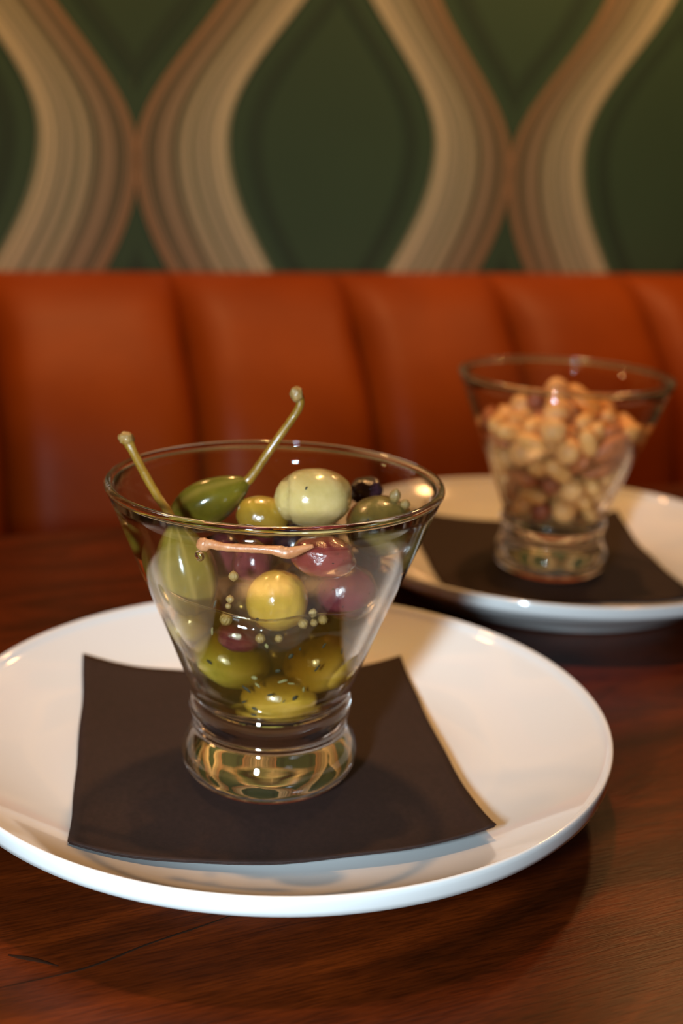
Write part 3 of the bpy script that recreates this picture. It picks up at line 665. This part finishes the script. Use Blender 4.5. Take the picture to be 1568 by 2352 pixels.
NUTS = [
        ('p', 15.6, 2.4, 39.8, 0.933, -0.292, 0.114, -0.177), ('h', 5.8, 17, 41.5, 0.804, -0.267, 0.504, 0.166), ('a', -5.3, 12.8, 39.8, 0.053, -0.908, 0.415, 0.016), ('h', -11.6, 2.6, 41.6, 0.147, -0.726, -0.359, -0.568),
        ('p', -3.4, -7.1, 39.8, 0.558, -0.79, 0.202, -0.151), ('p', 7.7, -8.8, 42.7, 0.206, 0.744, 0.067, 0.632), ('h', 3.7, 0.3, 41.4, 0.169, -0.904, 0.162, 0.358), ('p', 14.4, 11.1, 42.3, 0.001, 0.877, 0.014, -0.48),
        ('h', -3.3, 20.5, 48, 0.285, 0.249, -0.753, -0.538), ('p', -16.7, 11.5, 42.7, 0.141, 0.605, -0.132, 0.772), ('h', -15.3, -8.6, 41.3, 0.015, 0.959, -0.053, 0.277), ('h', 1.5, -17.8, 41.5, 0.348, 0.199, -0.746, -0.531),
        ('p', 15.7, -9.3, 39.9, 0.775, 0.02, -0.087, 0.626), ('c', -4, -4, 48.7, 0.792, 0.06, 0.064, -0.604), ('h', 12.1, 18.4, 51.2, 0.1, -0.51, -0.26, -0.814), ('p', -9, 11.5, 47.7, 0.113, -0.445, -0.887, -0.045),
        ('a', -21.2, -1, 46.2, 0.608, 0.281, -0.602, -0.434), ('k', -8.9, -16.9, 40.3, 0.748, -0.534, -0.175, -0.352), ('p', 9.5, -16.4, 47.2, 0.236, -0.465, -0.838, -0.161), ('p', 21.8, 0.6, 46.5, 0.175, -0.66, -0.666, 0.3),
        ('k', 13.3, -1.5, 47.6, 0.396, -0.553, 0.641, -0.356), ('h', 20.3, 14.6, 58.9, 0.322, -0.385, 0.555, -0.663), ('c', -23.4, 7.7, 55.1, 0.429, -0.383, 0.42, -0.702), ('p', -13.4, -17.8, 47.9, 0.376, -0.071, -0.1, 0.919),
        ('h', 3.4, -22.3, 52.9, 0.225, -0.345, 0.911, -0.034), ('h', 18, -11.1, 49.4, 0.003, -0.009, 0.421, -0.907), ('p', 18.1, 9.2, 50.4, 0.713, -0.563, -0.063, 0.412), ('c', 2.5, 8.1, 50.4, 0.23, -0.154, -0.917, 0.286),
        ('h', -11.8, 20.9, 56.1, 0.68, 0.349, 0.64, 0.082), ('p', -14.3, 5.8, 52, 0.598, -0.342, 0.562, -0.457), ('a', -2, -13.8, 55.9, 0.066, 0.072, -0.65, -0.754), ('p', 12.6, -17.9, 54.9, 0.612, 0.042, -0.303, 0.729),
        ('p', 23.5, -4.3, 54.9, 0.844, -0.233, 0.018, -0.483), ('h', 9.4, 9.3, 58.3, 0.223, 0.401, -0.888, -0.024), ('h', 6.3, -3.9, 54.8, 0.076, -0.989, -0.128, 0.013), ('p', -16.7, 13.4, 61.2, 0.812, 0.334, -0.146, -0.456),
        ('a', -9.5, -5.7, 56.8, 0.194, 0.132, 0.95, -0.205), ('p', 8.3, -11.9, 63.3, 0.257, 0.426, 0.829, 0.256), ('p', 15.7, -8.9, 59.9, 0.353, -0.519, -0.074, 0.775), ('p', 14.9, 0.8, 58.9, 0.309, -0.592, -0.339, -0.663),
        ('p', -2.3, 16.2, 57.6, 0.091, -0.269, 0.171, -0.943), ('p', 0, 4, 60.1, 0.214, 0.744, 0.487, 0.404), ('a', -18.9, -15.3, 55.8, 0.424, 0.072, 0.139, 0.892), ('a', -29.5, -8.1, 72.3, 0.584, 0.051, 0.006, 0.81),
        ('p', 22.4, -14.5, 58.5, 0.506, 0.736, 0.134, 0.43), ('p', 25.7, 4.4, 57.3, 0.433, 0.224, 0.845, 0.223), ('p', 16.5, 23.7, 64.1, 0.176, 0.183, 0.891, 0.376), ('c', 2.4, 25.8, 58.2, 0.825, 0.561, 0.04, -0.058),
        ('a', 6.3, 18.7, 64, 0.739, 0.655, 0.061, -0.146), ('p', -12.2, -22.4, 62.1, 0.414, 0.012, -0.254, -0.874), ('k', -6.7, -23.8, 54.8, 0.311, 0.329, 0.124, -0.883), ('h', 14.3, -5.1, 69.8, 0.436, -0.337, -0.493, 0.673),
        ('p', 21.8, 1.2, 65.3, 0.258, 0.583, 0.769, -0.046), ('a', 5.4, 28.1, 68.7, 0.043, 0.013, 0.992, -0.119), ('h', -16.8, 1.4, 61.3, 0.691, -0.659, -0.293, 0.045), ('p', 5.4, -0.8, 64.5, 0.055, 0.394, -0.908, 0.129),
        ('h', -26.3, -5.3, 62.9, 0.674, -0.388, 0.536, -0.327), ('a', 15.4, -22.3, 62.9, 0.166, -0.21, 0.959, -0.093), ('a', 26.2, -13.2, 68.7, 0.254, 0.741, 0.612, -0.106), ('p', 26.8, 9.1, 65.8, 0.599, -0.225, -0.616, -0.46),
        ('c', -22.7, 20.6, 69.8, 0.455, -0.761, -0.43, 0.169), ('p', -7.7, -1.3, 64.7, 0.257, -0.429, 0.706, -0.501), ('a', 4.8, -24.2, 66, 0.38, 0.495, 0.735, 0.264), ('p', -4.7, -28, 62.7, 0.213, 0.22, -0.709, 0.635),
        ('p', 13.5, -18, 70.2, 0.561, 0.22, -0.366, -0.709), ('p', 30.4, 0.8, 68.1, 0.26, 0.607, -0.196, -0.725), ('k', -8, 6.9, 58.5, 0.35, -0.739, 0.028, 0.575), ('p', -17.5, -10.1, 63.1, 0.008, 0.413, -0.899, 0.148),
        ('a', -2.5, -15.3, 67, 0.338, 0.691, 0.597, 0.228), ('h', -1.6, -30.4, 72.6, 0.417, 0.278, 0.739, 0.451), ('a', 18.5, -27, 73.4, 0.005, -0.298, 0.529, 0.795), ('a', -10.4, 28.6, 69.6, 0.304, 0.615, -0.214, 0.695),
        ('k', -10.2, 17.3, 66, 0.8, -0.019, -0.507, 0.321), ('c', -16.2, 8.6, 70.4, 0.156, 0.947, -0.109, -0.258), ('p', -10.9, -13, 67.9, 0.038, 0.536, -0.79, -0.295), ('p', -3.4, 10.3, 67, 0.194, -0.638, 0.589, -0.456),
        ('a', 20.3, -16.3, 77.6, 0.737, -0.368, -0.031, 0.566), ('h', 30.7, 10.7, 77, 0.538, 0.501, -0.031, -0.677), ('p', 25.9, 17.7, 70.2, 0.115, 0.736, 0.124, 0.656), ('h', -27.5, 5.9, 67.2, 0.385, 0.507, -0.077, 0.767),
        ('h', -18.3, -3.5, 71.6, 0.871, 0.469, 0.041, 0.138), ('h', -20.6, -20.6, 68.6, 0.779, -0.608, 0.152, -0.015), ('a', 8.2, 11.3, 69.3, 0.1, -0.333, -0.899, -0.267), ('h', 18.7, 5.3, 74, 0.723, 0.06, -0.039, -0.688),
        ('p', 17.8, 15.6, 71, 0.035, -0.765, 0.092, -0.637), ('p', -4.6, 21.4, 72.6, 0.697, -0.204, 0.354, -0.589), ('c', -17.7, 19.5, 78.4, 0.154, 0.114, -0.938, -0.288), ('h', -9.9, -21.7, 73.7, 0.222, -0.898, 0.379, -0.01),
        ('p', 2.7, -5.3, 72.5, 0.919, 0.279, -0.05, -0.273), ('p', 1.1, 7.9, 75.9, 0.149, 0.449, -0.57, -0.672), ('c', 31.4, -4.2, 77.2, 0.441, -0.6, -0.646, 0.167), ('c', 7.6, 33.8, 79.8, 0.683, 0.6, 0.161, -0.384),
        ('p', -7.9, -1, 73.1, 0.327, 0.716, 0.577, 0.217), ('p', -17.9, -28.3, 75.4, 0.882, -0.384, 0.202, -0.183), ('p', 30.2, -18, 79.9, 0.071, 0.431, -0.899, -0.026), ('c', 2.2, -18.2, 76.4, 0.058, -0.917, -0.307, 0.247),
        ('k', 20.4, 24.5, 72.7, 0.452, 0.606, 0.297, 0.583), ('h', -8.4, 11.3, 76.9, 0.805, 0.274, 0.275, 0.448), ('h', -25.8, 2.7, 79.1, 0.298, 0.518, -0.464, 0.654), ('p', -16.1, -12.7, 74.7, 0.698, 0.687, -0.103, 0.171),
        ('p', 10.3, -25.2, 78.4, 0.418, -0.702, -0.321, -0.479), ('p', 15.2, -8.8, 79.2, 0.299, -0.186, 0.514, -0.782), ('p', -4.6, -10, 76.2, 0.548, 0.594, 0.087, 0.583), ('p', 12.7, 21, 75.5, 0.73, -0.463, -0.484, -0.136),
        ('h', -18.2, 9.7, 84.4, 0.253, -0.508, -0.742, 0.356), ('p', -31.4, -10.3, 80.2, 0.14, -0.489, 0.854, -0.112), ('p', -16, -19.2, 81.3, 0.313, 0.331, -0.497, -0.738), ('p', 22.6, 0.6, 82.4, 0.394, -0.253, 0.078, -0.88),
        ('k', 7.4, 2.4, 72.5, 0.016, -0.465, -0.865, -0.186), ('a', 6.5, -3.3, 80.5, 0.549, 0.011, -0.017, -0.836), ('p', -2.4, 31.7, 76.1, 0.311, -0.494, -0.078, -0.808), ('p', -15.4, 0.8, 80.4, 0.172, 0.37, -0.82, 0.401),
        ('c', 20.7, 10.7, 83.7, 0.816, -0.367, -0.059, 0.443), ('a', -32.3, 11.4, 77.4, 0.579, 0.557, 0.294, 0.517), ('p', -21.5, -9.6, 80.9, 0.245, -0.304, 0.449, -0.804), ('p', -26.3, -18.3, 77.7, 0.715, -0.689, -0.004, 0.117),
        ('h', -8.8, -29.9, 81.8, 0.33, -0.673, 0.511, 0.42), ('h', -4.4, 2, 82.4, 0.936, 0.306, 0.074, -0.158), ('h', -5.5, -14.9, 85.9, 0.764, -0.393, 0.073, 0.507), ('p', 7.7, -17.5, 84, 0.602, 0.62, 0.355, 0.355),
        ('h', 10.3, 16.1, 84.6, 0.504, -0.784, 0.242, -0.272), ('h', 3.6, 23.6, 78.2, 0.039, 0.779, -0.179, -0.6), ('p', -5.8, 22, 81.8, 0.375, -0.742, 0.524, -0.183), ('p', 1.2, 11.8, 84.8, 0.38, -0.522, -0.54, 0.54),
        ('p', -2.1, -5.8, 88, 0.231, -0.036, -0.863, 0.448), ('k', 4.7, 1, 88.5, 0.315, 0.653, 0.127, -0.677), ('p', -7.8, 11.7, 86.8, 0.411, -0.754, -0.437, 0.267), ('h', -2.7, 6.2, 93.6, 0.265, -0.337, 0.651, -0.627),
        ('p', 6.7, -33.7, 77.5, 0.514, 0.267, -0.814, 0.045), ('k', -11.1, -6.8, 81.8, 0.345, 0.716, -0.346, 0.499), ('p', 8.7, 8.4, 91.1, 0.199, -0.307, -0.902, -0.23), ('o', 10.1, -8.4, 89, 0.254, 0.337, -0.896, 0.135),
        ('k', -12.8, 1.3, 89.2, 0.538, 0.737, -0.22, 0.344)]
TOPNUT = max(range(len(NUTS)), key=lambda q: NUTS[q][3])
for i, (k, x, y, z, a, b, c, d) in enumerate(NUTS):
    kind = {'h': 'hazelnut', 'p': 'peanut', 'a': 'almond', 'c': 'cashew', 'k': 'chickpea', 'o': 'cashew'}[k]
    nm, lab = NLAB[kind]
    me = NMESH[kind][i % 2]
    if k == 'o':
        nm, lab = 'cashew', 'large orange roasted cashew on top of the mixed nuts, nearest the front rim'; me = me.copy(); me.materials.clear()
    o = link(nm, me, M_ORANGE if k == 'o' else NM[kind])
    o.location = (G2.x + x * mm, G2.y + y * mm, z * mm); o.rotation_mode = 'QUATERNION'; o.rotation_quaternion = (a, b, c, d)
    if i == TOPNUT: lab = lab.replace(' in the glass of mixed nuts', ' at the very peak of the nut heap')
    tag(o, lab, 'nut', 'orange cashew' if k == 'o' else nm.replace('_', ' ') + 's among the mixed nuts')
